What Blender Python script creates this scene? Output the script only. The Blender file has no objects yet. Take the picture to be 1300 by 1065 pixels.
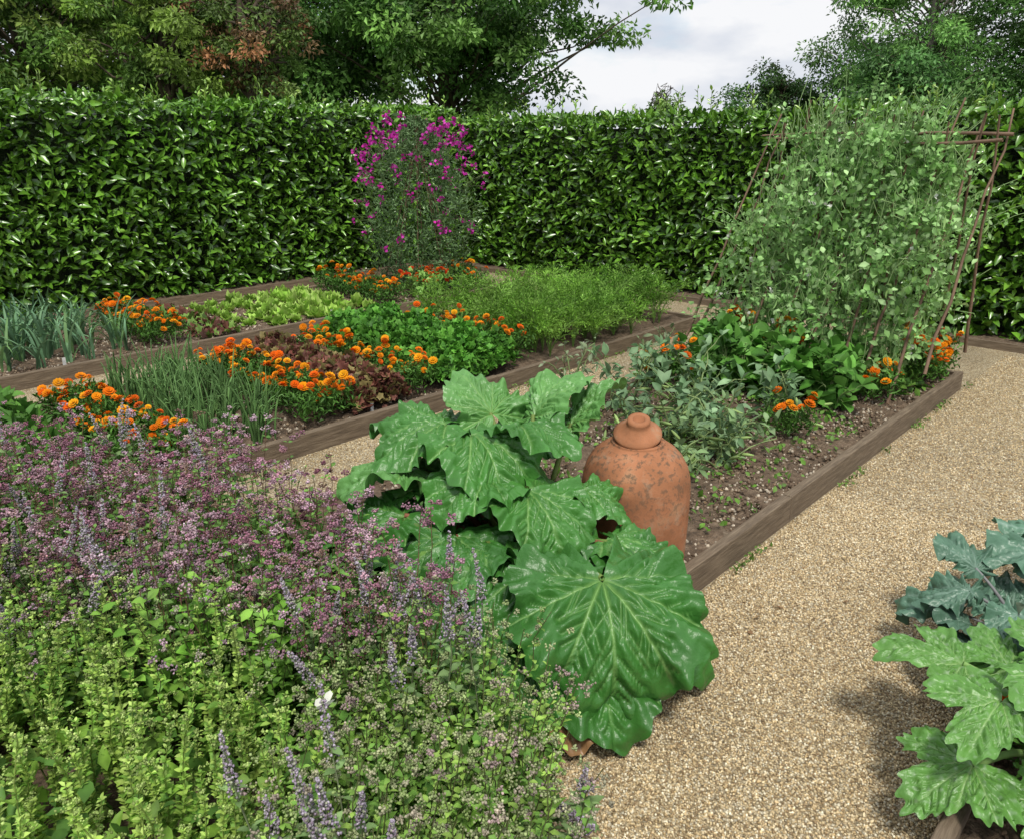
import bpy, math, numpy as np
from mathutils import Vector
rng=np.random.default_rng(11)
sc=bpy.context.scene
R2=np.array([.682,-.731]); F2=np.array([.731,.682])   # garden axes seen from the path corner
def G(X,Y): return X*R2+Y*F2
def U(a,b,n=None): return rng.uniform(a,b,n)
def nrm(v): return v/np.maximum(np.linalg.norm(v,axis=-1,keepdims=True),1e-9)

# ---------------------------------------------------------------- materials
def new_mat(name):
    m=bpy.data.materials.new(name); m.use_nodes=True
    nt=m.node_tree; nt.nodes.clear(); return m,nt
def leaf_mat(name,rough=.5,trans=.25,spec=.5,bump=0,bscale=60,vary=.35,vscale=6.,bdist=.01):
    m,nt=new_mat(name); N=nt.nodes; Lk=nt.links
    out=N.new('ShaderNodeOutputMaterial'); at=N.new('ShaderNodeAttribute'); at.attribute_name='Col'
    tc=N.new('ShaderNodeTexCoord'); no=N.new('ShaderNodeTexNoise'); no.inputs['Scale'].default_value=vscale; no.inputs['Detail'].default_value=4
    Lk.new(tc.outputs['Object'],no.inputs['Vector'])
    mr=N.new('ShaderNodeMapRange'); mr.inputs['From Min'].default_value=.3; mr.inputs['From Max'].default_value=.7
    mr.inputs['To Min'].default_value=1-vary; mr.inputs['To Max'].default_value=1+vary
    Lk.new(no.outputs['Fac'],mr.inputs['Value'])
    mx=N.new('ShaderNodeVectorMath'); mx.operation='SCALE'
    Lk.new(at.outputs['Color'],mx.inputs[0]); Lk.new(mr.outputs['Result'],mx.inputs['Scale'])
    p=N.new('ShaderNodeBsdfPrincipled'); p.inputs['Roughness'].default_value=rough; p.inputs['Specular IOR Level'].default_value=spec
    Lk.new(mx.outputs[0],p.inputs['Base Color'])
    if bump:
        n2=N.new('ShaderNodeTexNoise'); n2.inputs['Scale'].default_value=bscale; n2.inputs['Detail'].default_value=5
        Lk.new(tc.outputs['Object'],n2.inputs['Vector'])
        b=N.new('ShaderNodeBump'); b.inputs['Strength'].default_value=bump; b.inputs['Distance'].default_value=bdist
        Lk.new(n2.outputs['Fac'],b.inputs['Height']); Lk.new(b.outputs['Normal'],p.inputs['Normal'])
    if trans>0:
        t=N.new('ShaderNodeBsdfTranslucent'); Lk.new(mx.outputs[0],t.inputs['Color'])
        ms=N.new('ShaderNodeMixShader'); ms.inputs['Fac'].default_value=trans
        Lk.new(p.outputs[0],ms.inputs[1]); Lk.new(t.outputs[0],ms.inputs[2]); Lk.new(ms.outputs[0],out.inputs['Surface'])
    else: Lk.new(p.outputs[0],out.inputs['Surface'])
    return m
M_leaf=leaf_mat('matte_foliage',.55,.22,.3)
M_laurel=leaf_mat('laurel_leaf',.28,.05,.75,vary=.25,vscale=1.5)
M_rhub=leaf_mat('rhubarb_leaf',.36,.07,.5,bump=.55,bscale=30,vary=.1,vscale=4,bdist=.014)
M_flower=leaf_mat('petals',.6,.25,.2,vary=.15,vscale=20)
M_stone=leaf_mat('pebble',.75,0,.3,vary=.2,vscale=90)
M_bark=leaf_mat('bark',.85,0,.2,bump=.6,bscale=30)
M_tree=leaf_mat('tree_foliage',.5,.22,.35,vary=.35,vscale=.8)

def ramp(nt,stops):
    r=nt.nodes.new('ShaderNodeValToRGB'); e=r.color_ramp.elements
    while len(e)<len(stops): e.new(.5)
    for i,(p,c) in enumerate(stops): e[i].position=p; e[i].color=(*c,1)
    return r
def gravel_mat():
    m,nt=new_mat('gravel'); N=nt.nodes; L=nt.links
    out=N.new('ShaderNodeOutputMaterial'); p=N.new('ShaderNodeBsdfPrincipled'); tc=N.new('ShaderNodeTexCoord')
    v=N.new('ShaderNodeTexVoronoi'); v.inputs['Scale'].default_value=140
    no=N.new('ShaderNodeTexNoise'); no.inputs['Scale'].default_value=1.6; no.inputs['Detail'].default_value=6
    L.new(tc.outputs['Object'],v.inputs['Vector']); L.new(tc.outputs['Object'],no.inputs['Vector'])
    sp=N.new('ShaderNodeSeparateColor'); L.new(v.outputs['Color'],sp.inputs[0])
    r=ramp(nt,[(0,(.24,.17,.09)),(.3,(.43,.325,.18)),(.6,(.55,.435,.26)),(.85,(.65,.55,.37)),(1,(.73,.66,.5))])
    L.new(sp.outputs[0],r.inputs['Fac'])
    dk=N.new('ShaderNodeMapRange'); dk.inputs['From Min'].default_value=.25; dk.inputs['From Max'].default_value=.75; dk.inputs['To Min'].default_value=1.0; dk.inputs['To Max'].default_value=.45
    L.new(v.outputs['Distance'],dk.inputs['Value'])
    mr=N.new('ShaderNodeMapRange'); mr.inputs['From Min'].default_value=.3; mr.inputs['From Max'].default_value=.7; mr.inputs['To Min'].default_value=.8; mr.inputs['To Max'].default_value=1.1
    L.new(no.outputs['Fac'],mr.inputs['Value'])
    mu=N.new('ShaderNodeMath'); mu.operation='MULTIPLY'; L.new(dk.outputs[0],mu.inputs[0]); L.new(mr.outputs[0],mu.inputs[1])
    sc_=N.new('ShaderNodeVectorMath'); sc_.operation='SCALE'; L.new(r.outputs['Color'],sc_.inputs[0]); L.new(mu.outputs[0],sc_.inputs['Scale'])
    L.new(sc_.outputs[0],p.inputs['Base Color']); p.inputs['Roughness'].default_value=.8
    b=N.new('ShaderNodeBump'); b.inputs['Strength'].default_value=.9; b.inputs['Distance'].default_value=.005; b.invert=True
    L.new(v.outputs['Distance'],b.inputs['Height']); L.new(b.outputs['Normal'],p.inputs['Normal']); L.new(p.outputs[0],out.inputs[0]); return m
def noise_mat(name,stops,scale=8,detail=8,rough=.9,bump=.6,bd=.02,stretch=(1,1,1),bscale=None):
    m,nt=new_mat(name); N=nt.nodes; L=nt.links
    out=N.new('ShaderNodeOutputMaterial'); p=N.new('ShaderNodeBsdfPrincipled'); tc=N.new('ShaderNodeTexCoord')
    mp=N.new('ShaderNodeMapping'); mp.inputs['Scale'].default_value=stretch; L.new(tc.outputs['Object'],mp.inputs[0])
    no=N.new('ShaderNodeTexNoise'); no.inputs['Scale'].default_value=scale; no.inputs['Detail'].default_value=detail; no.inputs['Roughness'].default_value=.65
    L.new(mp.outputs[0],no.inputs['Vector']); r=ramp(nt,stops); L.new(no.outputs['Fac'],r.inputs['Fac']); L.new(r.outputs[0],p.inputs['Base Color'])
    p.inputs['Roughness'].default_value=rough
    n2=N.new('ShaderNodeTexNoise'); n2.inputs['Scale'].default_value=bscale or scale*3; n2.inputs['Detail'].default_value=8; L.new(mp.outputs[0],n2.inputs['Vector'])
    b=N.new('ShaderNodeBump'); b.inputs['Strength'].default_value=bump; b.inputs['Distance'].default_value=bd
    L.new(n2.outputs['Fac'],b.inputs['Height']); L.new(b.outputs['Normal'],p.inputs['Normal']); L.new(p.outputs[0],out.inputs[0]); return m
M_gravel=gravel_mat()
M_soil=noise_mat('soil',[(.3,(.06,.04,.024)),(.5,(.14,.095,.06)),(.72,(.26,.19,.13))],25,8,.95,1,.02)
M_grass=noise_mat('rough_grass',[(.3,(.03,.06,.012)),(.6,(.07,.12,.025)),(.8,(.1,.13,.04))],1.5,8)
wst=[(.25,(.065,.046,.03)),(.5,(.16,.118,.078)),(.75,(.27,.21,.145))]
M_woodx=noise_mat('weathered_board_x',wst,7,8,.85,.7,.006,(1,12,12))
M_woody=noise_mat('weathered_board_y',wst,7,8,.85,.7,.006,(12,1,12))
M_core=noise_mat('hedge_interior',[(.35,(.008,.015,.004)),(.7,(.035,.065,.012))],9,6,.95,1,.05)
M_white=noise_mat('white_plastic',[(.3,(.6,.6,.57)),(.7,(.78,.78,.75))],20,2,.5,.1)

# ---------------------------------------------------------------- mesh batching
class MB:
    def __init__(s): s.V=[];s.T=[];s.C=[];s.n=0
    def add(s,V,T,C):
        V=V.reshape(-1,3); C=np.broadcast_to(C,V.shape) if C.ndim<2 else C.reshape(-1,3)
        s.V.append(V);s.T.append(T.reshape(-1,3)+s.n);s.C.append(C);s.n+=len(V)
    def build(s,name,mat,smooth=True,parent=None):
        V=np.concatenate(s.V).astype(np.float32);T=np.concatenate(s.T).astype(np.int32);C=np.concatenate(s.C)
        me=bpy.data.meshes.new(name); m=len(T)
        me.vertices.add(len(V)); me.vertices.foreach_set('co',V.ravel())
        me.loops.add(3*m); me.loops.foreach_set('vertex_index',T.ravel())
        me.polygons.add(m); me.polygons.foreach_set('loop_start',np.arange(0,3*m,3,dtype=np.int32))
        me.update(calc_edges=True)
        me.polygons.foreach_set('use_smooth',np.full(m,smooth))
        ca=me.color_attributes.new('Col','FLOAT_COLOR','POINT')
        ca.data.foreach_set('color',np.concatenate([np.clip(C,0,1),np.ones((len(C),1))],1).astype(np.float32).ravel())
        me.materials.append(mat); ob=bpy.data.objects.new(name,me); sc.collection.objects.link(ob)
        if parent: ob.parent=parent
        return ob
def empty(name,loc=(0,0,0)):
    e=bpy.data.objects.new(name,None); e.location=(0,0,0); e.empty_display_size=.2; sc.collection.objects.link(e); return e
# templates: (verts[x width,y length,z normal], tris, colour factor)
T_leaf=(np.array([[0,0,0],[-.5,.42,.1],[0,.5,0],[.5,.42,.1],[0,1,-.12],[-.33,.75,.03],[.33,.75,.03]]),
        np.array([[0,2,1],[0,3,2],[1,2,5],[3,6,2],[5,2,4],[2,6,4]]),np.array([.8,1,1.1,1,1.05,1,1]))
T_two=(np.array([[0,0,0],[-.5,.5,.12],[.5,.5,.12],[0,1,-.1]]),np.array([[0,3,1],[0,2,3]]),np.array([.9,1,1,1.1]))
oc=np.array([[1,0,0],[-1,0,0],[0,1,0],[0,-1,0],[0,0,1],[0,0,-1]])*.5
T_blob=(oc,np.array([[0,2,4],[2,1,4],[1,3,4],[3,0,4],[2,0,5],[1,2,5],[3,1,5],[0,3,5]]),np.ones(6))
def frilly(k=9):
    a=np.linspace(-2.4,2.4,k); r=.5+.1*np.cos(a*5)
    v=[[0,.35,0]]+[[math.sin(t)*q,.45+math.cos(t)*q*1.05,.12*math.sin(t*4+1)+.1] for t,q in zip(a,r)]+[[0,0,-.05]]
    t=[[0,i+1,i+2] for i in range(k-1)]+[[0,k,k+1],[0,k+1,1]]
    return np.array(v),np.array(t),np.array([.75]+[1.15]*k+[.8])
T_frill=frilly()
def rosette():
    v=[];t=[];c=[]
    for ring,(r0,r1,z0,z1,k,cf) in enumerate([(.1,.52,-.02,.02,10,.8),(.06,.4,.05,.17,9,1),(.02,.24,.12,.27,6,1.15)]):
        for i in range(k):
            a=2*math.pi*(i+.37*ring)/k; w=math.pi/k*1.15
            b=len(v)
            for aa,rr,zz in [(a,r0,z0),(a-w,r1*.9,z1-.03),(a,r1,z1+.05),(a+w,r1*.9,z1-.03)]:
                v.append([rr*math.cos(aa),rr*math.sin(aa),zz])
            t+=[[b,b+1,b+2],[b,b+2,b+3]]; c+=[cf*.5,cf,cf*1.1,cf]
    return np.array(v),np.array(t),np.array(c)
T_mari=rosette()
def scatter(mb,tm,P,D,N,L,W,C):
    tv,tt,tf=tm; n=len(P); D=nrm(D); S=nrm(np.cross(D,N)); N=np.cross(S,D)
    L=np.broadcast_to(L,(n,)); W=np.broadcast_to(W,(n,)); C=np.broadcast_to(C,(n,3))
    V=P[:,None]+(tv[None,:,0]*W[:,None])[...,None]*S[:,None]+(tv[None,:,1]*L[:,None])[...,None]*D[:,None]+(tv[None,:,2]*L[:,None])[...,None]*N[:,None]
    T=tt[None]+(np.arange(n)*len(tv))[:,None,None]
    mb.add(V,T,C[:,None]*tf[None,:,None])
def tubes(mb,paths,rad,C,sides=4):
    n,k,_=paths.shape; rad=np.broadcast_to(rad,(n,k)); C=np.broadcast_to(C,(n,3))
    t=nrm(np.gradient(paths,axis=1)); ref=np.where(np.abs(t[...,2:3])>.85,[1.,0,0],[0,0,1.])
    s=nrm(np.cross(t,ref)); b=np.cross(s,t); a=np.arange(sides)*2*np.pi/sides
    V=paths[:,:,None]+rad[:,:,None,None]*(np.cos(a)[None,None,:,None]*s[:,:,None]+np.sin(a)[None,None,:,None]*b[:,:,None])
    i=np.arange(k-1)[:,None]; j=np.arange(sides)[None]; j2=(j+1)%sides
    q=np.stack([i*sides+j,i*sides+j2,(i+1)*sides+j2,(i+1)*sides+j],-1).reshape(-1,4)
    T=np.concatenate([q[:,[0,1,2]],q[:,[0,2,3]]]); T=T[None]+(np.arange(n)*k*sides)[:,None,None]
    mb.add(V,T,np.broadcast_to(C[:,None],(n,k*sides,3)).copy())
def pick(cols,n,var=.18):
    cols=np.array(cols,float); c=cols[rng.integers(0,len(cols),n)]; return c*np.clip(1+rng.normal(0,var,(n,1)),.3,2)
def rdir(n,up=0.): v=rng.normal(0,1,(n,3)); v=nrm(v); v[:,2]+=up; return nrm(v)
def inpoly(x,y,poly):
    r=np.zeros(len(x),bool); j=len(poly)-1
    for i in range(len(poly)):
        xi,yi=poly[i];xj,yj=poly[j]
        c=((yi>y)!=(yj>y))&(x<(xj-xi)*(y-yi)/(yj-yi+1e-12)+xi); r^=c; j=i
    return r
def polypts(poly,n):
    p=np.array(poly); o=[]; c=0
    while c<n:
        x=U(p[:,0].min(),p[:,0].max(),n);y=U(p[:,1].min(),p[:,1].max(),n); k=inpoly(x,y,poly); o.append(np.stack([x[k],y[k]],1)); c+=k.sum()
    q=np.concatenate(o)[:n]; return q[:,:1]*R2+q[:,1:]*F2

# ---------------------------------------------------------------- ground
def plane(name,x0,x1,y0,y1,z,mat,nx=1,ny=1,amp=0,parent=None):
    xs=np.linspace(x0,x1,nx+1);ys=np.linspace(y0,y1,ny+1); X,Y=np.meshgrid(xs,ys,indexing='ij'); Z=np.full_like(X,z)
    if amp: Z=Z+rng.normal(0,amp,X.shape)+amp*1.5*np.sin(X*9)*np.cos(Y*11)
    V=np.stack([X,Y,Z],-1); i=np.arange(nx)[:,None];j=np.arange(ny)[None]; a=i*(ny+1)+j
    q=np.stack([a,a+ny+1,a+ny+2,a+1],-1).reshape(-1,4); T=np.concatenate([q[:,[0,1,2]],q[:,[0,2,3]]])
    mb=MB(); mb.add(V,T,np.array([.3,.3,.3])); return mb.build(name,mat,True,parent)
plane('ground',-300,300,-300,300,-.006,M_grass)
plane('gravel_path',-6,8.6,-6,9.3,0,M_gravel)
def box(mb,x0,x1,y0,y1,z0,z1):
    V=np.array([[x,y,z] for x in (x0,x1) for y in (y0,y1) for z in (z0,z1)],float)
    q=np.array([[0,1,3,2],[4,6,7,5],[0,4,5,1],[2,3,7,6],[0,2,6,4],[1,5,7,3]]); mb.add(V,np.concatenate([q[:,[0,1,2]],q[:,[0,2,3]]]),np.array([.2,.2,.2]))
def bed(x0,x1,y0,y1,h=.13,soil=.085,t=.042):
    e=empty('raised_bed')
    mx=MB()
    for ya,yb in ((y0,y0+t),(y1-t,y1)):
        xs=np.linspace(x0,x1,max(2,int((x1-x0)/2.4)+1))
        for a,b in zip(xs[:-1],xs[1:]): box(mx,a+.0015,b-.0015,ya,yb,-.03,h+U(-.006,.006))
    o=mx.build('long_boards',M_woodx,False,e); 
    my=MB(); box(my,x0,x0+t,y0+t+.003,y1-t-.003,-.03,h-.004); box(my,x1-t,x1,y0+t+.003,y1-t-.003,-.03,h-.004)
    for xx in list(np.arange(x0+.05,x1-.1,1.2))+[x1-t-.053]:
        for yy in (y0+t+.003,y1-t-.053): box(my,xx,xx+.05,yy,yy+.05,-.03,h-.025)
    o2=my.build('end_boards_and_pegs',M_woody,False,e)
    for k in (o,o2):
        b=k.modifiers.new('b','BEVEL'); b.width=.004; b.segments=2; b.limit_method='ANGLE'
    plane('soil',x0+t,x1-t,y0+t,y1-t,soil,M_soil,int((x1-x0)/.05),int((y1-y0)/.05),.007,e)
    return e
bed(-2.2,5.8,1.25,2.78,.12)
bed(-1.6,6.2,3.48,5.12,.115)
bed(-1.5,6.25,5.87,7.35,.11)
bed(-2.2,3.0,-1.2,.26)
e=empty('hedge_base_boards'); mx=MB()
for a in np.arange(-1.5,7,2.4): box(mx,a+.002,min(a+2.398,7.14),7.9,7.94,-.02,.08)
mx.build('boards_left',M_woodx,False,e); mx=MB()
for a in np.arange(-2,7.9,2.4): box(mx,7.15,7.19,a+.002,min(a+2.398,7.94),-.02,.06)
mx.build('boards_right',M_woody,False,e)
plane('hedge_soil',-1.5,7.14,7.94,8.4,.045,M_soil,120,8,.006); plane('hedge_soil',7.19,7.8,-2,8.4,.04,M_soil,8,120,.006)
def stones(name,x0,x1,y0,y1,n,z,s0,s1,cols):
    mb=MB(); P=np.stack([U(x0,x1,n),U(y0,y1,n),np.full(n,z)],1); s=U(s0,s1,n)
    scatter(mb,T_blob,P,rdir(n)*[1,1,.3],np.tile([0,0,1.],(n,1))+rng.normal(0,.25,(n,3)),s*U(.8,1.3,n),s*U(.8,1.4,n),pick(cols,n)); return mb.build(name,M_stone)
gc=[(.57,.455,.275),(.65,.545,.36),(.45,.33,.175),(.3,.21,.115),(.73,.66,.5),(.51,.39,.225),(.61,.48,.28)]
g1=empty('path_gravel_stones')
for a in [(1.0,3.6,.28,1.24,75000,.002,.004,.009),(3.6,7.0,.0,1.24,36000,.002,.005,.010),(2.0,4.6,2.79,3.47,9000,.002,.005,.010),(3.02,6,-.9,.28,16000,.002,.005,.010)]:
    o=stones('stones',*a,gc); o.parent=g1
c1=empty('soil_clods')
sc_c=[(.17,.115,.075),(.24,.18,.12),(.42,.36,.28),(.11,.075,.05)]
for a in [(2.0,5.75,1.3,2.73,12000,.088,.006,.022),(.2,3.2,3.55,5.05,5000,.088,.006,.024),(1,5.3,5.95,7.3,6000,.088,.006,.026),(1.8,2.95,-.3,.2,2000,.088,.005,.02)]:
    o=stones('clods',*a,sc_c); o.parent=c1

# ---------------------------------------------------------------- hedges
def hedge(name,p0,p1,n,H):
    e=empty(name); p0=np.array(p0,float);p1=np.array(p1,float);n=np.array(n,float); Ln=np.linalg.norm(p1-p0); t=(p1-p0)/Ln
    t3=np.append(t,0);n3=np.append(n,0); up=np.array([0,0,1.])
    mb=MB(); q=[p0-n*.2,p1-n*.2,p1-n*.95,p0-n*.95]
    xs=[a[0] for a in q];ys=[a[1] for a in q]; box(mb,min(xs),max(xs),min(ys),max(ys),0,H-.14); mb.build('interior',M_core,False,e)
    mb=MB()
    cnt=int(Ln*H*820)
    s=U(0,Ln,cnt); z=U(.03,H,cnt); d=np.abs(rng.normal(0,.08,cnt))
    und=.02*np.sin(s*2.3+z*2)+.018*np.sin(s*5.1-z*4.3)+.02*np.sin(s*13+z*9)
    rt=np.clip((z-(H-.1))/.1,0,1)**2*.08
    P=np.append(p0,0)+s[:,None]*t3+(und-d-rt)[:,None]*n3+z[:,None]*up
    D=n3*U(.1,1.0,cnt)[:,None]+up*U(-.6,.8,cnt)[:,None]+t3*rng.normal(0,.65,cnt)[:,None]
    N=n3*U(.2,1.,cnt)[:,None]+up*U(.2,1.1,cnt)[:,None]+rng.normal(0,.4,(cnt,3))
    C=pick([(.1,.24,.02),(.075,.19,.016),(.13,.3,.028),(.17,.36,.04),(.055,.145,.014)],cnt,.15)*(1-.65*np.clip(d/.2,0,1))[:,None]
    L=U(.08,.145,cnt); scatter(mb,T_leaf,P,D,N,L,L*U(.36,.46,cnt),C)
    cnt=int(Ln*.8*420); s=U(0,Ln,cnt); w=U(-.02,.9,cnt)
    P=np.append(p0,0)+s[:,None]*t3-w[:,None]*n3+up*(H-.06+.02*np.sin(s*3.1)+.015*np.sin(s*8+w*5)+rng.normal(0,.02,cnt))[:,None]
    D=up*U(.0,.7,cnt)[:,None]+rng.normal(0,.6,(cnt,3)); N=up+rng.normal(0,.6,(cnt,3)); L=U(.08,.13,cnt)
    scatter(mb,T_leaf,P,D,N,L,L*.42,pick([(.12,.28,.024),(.17,.36,.04),(.09,.22,.02)],cnt))
    ns=int(Ln*13); s=U(0,Ln,ns); w=U(-.03,.5,ns); h=.02+.22*U(0,1,ns)**1.8
    b=np.append(p0,0)+s[:,None]*t3-w[:,None]*n3+up*(H-.08)
    tip=b+up*(h+.05)[:,None]+rng.normal(0,.03,(ns,3)); tubes(mb,np.stack([b,(b+tip)/2,tip],1),.003,np.array([.15,.22,.05]),3)
    k=7; f=np.tile(np.linspace(.3,1,k),ns); P=np.repeat(b,k,0)+(np.repeat(tip-b,k,0))*f[:,None]; m=len(P)
    scatter(mb,T_leaf,P,rdir(m,.9),rdir(m,.8),U(.04,.09,m),U(.016,.032,m),pick([(.22,.4,.05),(.17,.34,.04),(.3,.46,.08)],m))
    ns=int(Ln*30); s=U(0,Ln,ns); z=U(.2,H-.05,ns); b=np.append(p0,0)+s[:,None]*t3+up*z[:,None]-.05*n3
    k=5; P=np.repeat(b,k,0)+rng.normal(0,.03,(ns*k,3))+n3*U(.03,.09,ns*k)[:,None]; m=len(P)
    scatter(mb,T_leaf,P,n3*.6+rdir(m,.6),rdir(m,.8)+n3*.4,U(.06,.11,m),U(.025,.04,m),pick([(.2,.4,.05),(.16,.35,.035)],m))
    mb.build('leaves',M_laurel,True,e)
    return e
hedge('laurel_hedge',(-1.5,8.2),(7.75,8.2),(0,-1),2.01)
hedge('laurel_hedge',(7.45,-1.8),(7.45,8.4),(-1,0),1.88)

# ---------------------------------------------------------------- trees
def tree(name,X,Y,H,r,cz,rz,ncl,nl,ls,cols,cs=.55,trunk=.2,thin=1.,squash=.5,bark=(.09,.07,.05),gain=1.5):
    e=empty(name); g=G(X,Y); c=np.array([g[0],g[1],cz])
    d=rdir(ncl); rr=U(.1,1,ncl)**.5
    ph=U(0,6.28,4); irr=1+.15*np.sin(3*np.arctan2(d[:,1],d[:,0])+ph[0])+.12*np.sin(5*d[:,2]+ph[1])+rng.normal(0,.08,ncl)
    K=c+d*(rr*irr)[:,None]*np.array([r,r,rz])
    mb=MB()
    hs=np.linspace(0,1,8); tp=np.stack([g[0]+.15*np.sin(hs*4+ph[2]),g[1]+.15*np.sin(hs*3+ph[3]),hs*(cz+rz*.6)],1)[None]
    tubes(mb,tp,(trunk*(1-.8*hs))[None],np.array(bark),8)
    nb=min(ncl,90); idx=rng.choice(ncl,nb,False); ends=K[idx]
    zs=np.clip((ends[:,2]-.6*np.hypot(ends[:,0]-g[0],ends[:,1]-g[1])),cz-rz*1.1,cz+rz*.5); zs=np.maximum(zs,.8)
    st=np.stack([np.full(nb,g[0]),np.full(nb,g[1]),zs],1); u=np.linspace(0,1,6)[None,:,None]
    pth=st[:,None]*(1-u)+ends[:,None]*u; pth[:,:,2]+=(.35*np.sin(u[...,0]*np.pi)*U(.3,1,(nb,1))); pth[:,1:-1]+=rng.normal(0,.08,(nb,4,3))
    tubes(mb,pth,np.linspace(trunk*.22,.008,6)[None],np.array(bark),5); mb.build('trunk_and_limbs',M_bark,True,e)
    mb=MB(); m=ncl*nl; ks=np.repeat(K,nl,0); csz=np.repeat(U(.5,1.25,ncl)*cs,nl)
    off=nrm(rng.normal(0,1,(m,3)))*(U(0,1,m)**.45*csz)[:,None]*np.array([1,1,squash])
    off[:,2]-=.25*(off[:,0]**2+off[:,1]**2)/cs
    P=ks+off; cc=gain*np.repeat(pick(cols,ncl,.22),nl,0)*np.clip(1+rng.normal(0,.2,(m,1)),.4,2)
    out=P-c; N=nrm(out)*.5+[0,0,.7]+rng.normal(0,.5,(m,3)); L=U(.7,1.3,m)*ls
    scatter(mb,T_two,P,nrm(off)*.7+rng.normal(0,.6,(m,3))+[0,0,-.25],N,L,L*U(.4,.6,m)*thin,cc)
    mb.build('crown',M_tree,False,e); return e
gm=[(.05,.12,.02),(.035,.09,.015),(.075,.16,.03),(.1,.19,.04)]
tree('broadleaf_tree',-1.4,20,8,3.6,4.7,3.1,250,190,.14,gm,.7,.22,gain=1.7)
tree('broadleaf_tree',-5.6,22,8,3.6,4.8,3.4,220,170,.15,[(.05,.12,.024),(.07,.15,.03),(.035,.085,.018)],.75,gain=1.6)
tree('yellow_green_tree',-9.8,17,7,2.8,4.0,2.6,190,170,.12,[(.12,.2,.03),(.08,.15,.03),(.06,.12,.02),(.14,.2,.04)],.5,gain=1.5)
tree('yellow_green_tree',-6.3,15.5,5,1.5,3.2,1.5,100,150,.10,[(.14,.22,.035),(.09,.17,.03)],.36,gain=1.5)
tree('copper_leaved_tree',-4.6,15.2,5,1.1,3.5,1.2,60,110,.09,[(.25,.12,.055),(.17,.1,.045),(.09,.15,.03),(.22,.14,.07),(.08,.14,.03),(.11,.17,.035)],.36,gain=1.3)
tree('broadleaf_tree',-13.5,19,8,3.2,4.8,3.4,180,160,.15,gm,.75)
tree('broadleaf_tree',-10,25,10,4.4,5.5,4.2,200,150,.2,[(.03,.08,.018),(.05,.11,.025)],1.)
tree('ash_tree',10.4,21,9,2.9,5.2,3.2,210,160,.12,[(.1,.19,.05),(.14,.25,.07),(.07,.15,.035)],.55,.14,.75,.6,(.22,.2,.17),gain=1.8)
tree('ash_tree',14.3,20,8,3.2,4.6,3.0,190,160,.13,[(.06,.13,.03),(.08,.16,.035),(.045,.1,.02)],.65,gain=1.8)
tree('broadleaf_tree',12.6,18,4,1.8,3.0,1.3,90,160,.11,[(.05,.12,.03),(.07,.15,.035)],.5,.1,gain=1.6)
tree('broadleaf_tree',9.3,19,4,1.7,2.75,1.2,80,160,.11,[(.05,.12,.03),(.08,.17,.04)],.5,.1,gain=1.6)
tree('dark_yew_tree',8.7,27,4,1.5,2.8,1.3,60,170,.12,[(.03,.07,.018),(.04,.09,.02)],.5)
tree('dark_yew_tree',12.,26,5,2.6,3.4,1.7,110,170,.13,[(.035,.08,.018),(.05,.1,.022)],.65)
tree('broadleaf_tree',18.5,22,9,3.8,5,3.5,120,150,.16,gm,.8)
tree('young_sapling',2.55,14.2,2.2,.3,2.12,.3,26,26,.08,[(.14,.23,.06),(.1,.18,.04)],.14,.01)

# ---------------------------------------------------------------- marigolds
OR=[(.87,.21,.004),(.9,.3,.006),(.93,.4,.01),(.78,.14,.004)]
def marigold(x,y0,y1,w=.17,h=.24,dens=60,bias=None,z0=.08,name='marigold_row'):
    e=empty(name); mb=MB(); ln=y1-y0; n=int(ln*w*2*9000)
    P=np.stack([x+U(-w,w,n),U(y0,y1,n),np.zeros(n)],1)
    lump=.75+.25*np.sin(P[:,1]*17+x*7)*np.cos((P[:,0]-x)*9); P[:,2]=z0+h*lump*U(.1,1,n)**.6
    scatter(mb,T_two,P,rdir(n,.5),rdir(n,1),U(.03,.05,n),U(.008,.016,n),pick([(.08,.2,.03),(.11,.26,.045),(.06,.15,.025)],n))
    mb.build('foliage',M_leaf,True,e); mb=MB(); n=int(ln*dens)
    P=np.stack([x+U(-w,w,n)*.95,U(y0,y1,n),np.zeros(n)],1); lump=.75+.25*np.sin(P[:,1]*17+x*7)*np.cos((P[:,0]-x)*9); P[:,2]=z0+h*lump+U(-.04,.06,n)
    N=np.stack([rng.normal(-.2,.4,n),rng.normal(-.2,.4,n),np.ones(n)],1); s=U(.032,.064,n)
    scatter(mb,T_mari,P,np.cross(N,rdir(n)),N,s,s,pick(bias or OR,n,.12)); mb.build('flower_heads',M_flower,False,e); return e
marigold(1.42,3.6,4.85,.17,.22,90); marigold(2.36,3.55,4.95,.17,.24,105); marigold(3.03,3.55,4.95,.13,.25,76); marigold(4.02,3.6,4.95,.1,.27,56)
marigold(2.52,5.95,7.0,.16,.26,100); marigold(4.72,5.95,7.1,.17,.26,70); marigold(5.85,5.93,6.5,.16,.28,64)
marigold(5.5,1.28,1.55,.28,.34,330); marigold(4.85,1.38,1.65,.12,.22,75); marigold(4.95,2.0,2.7,.12,.4,54); marigold(4.15,2.3,2.75,.1,.34,40); marigold(3.9,1.5,1.75,.08,.26,50)
marigold(2.06,.08,.22,.08,.28,150,[(.8,.14,.003)])

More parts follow.
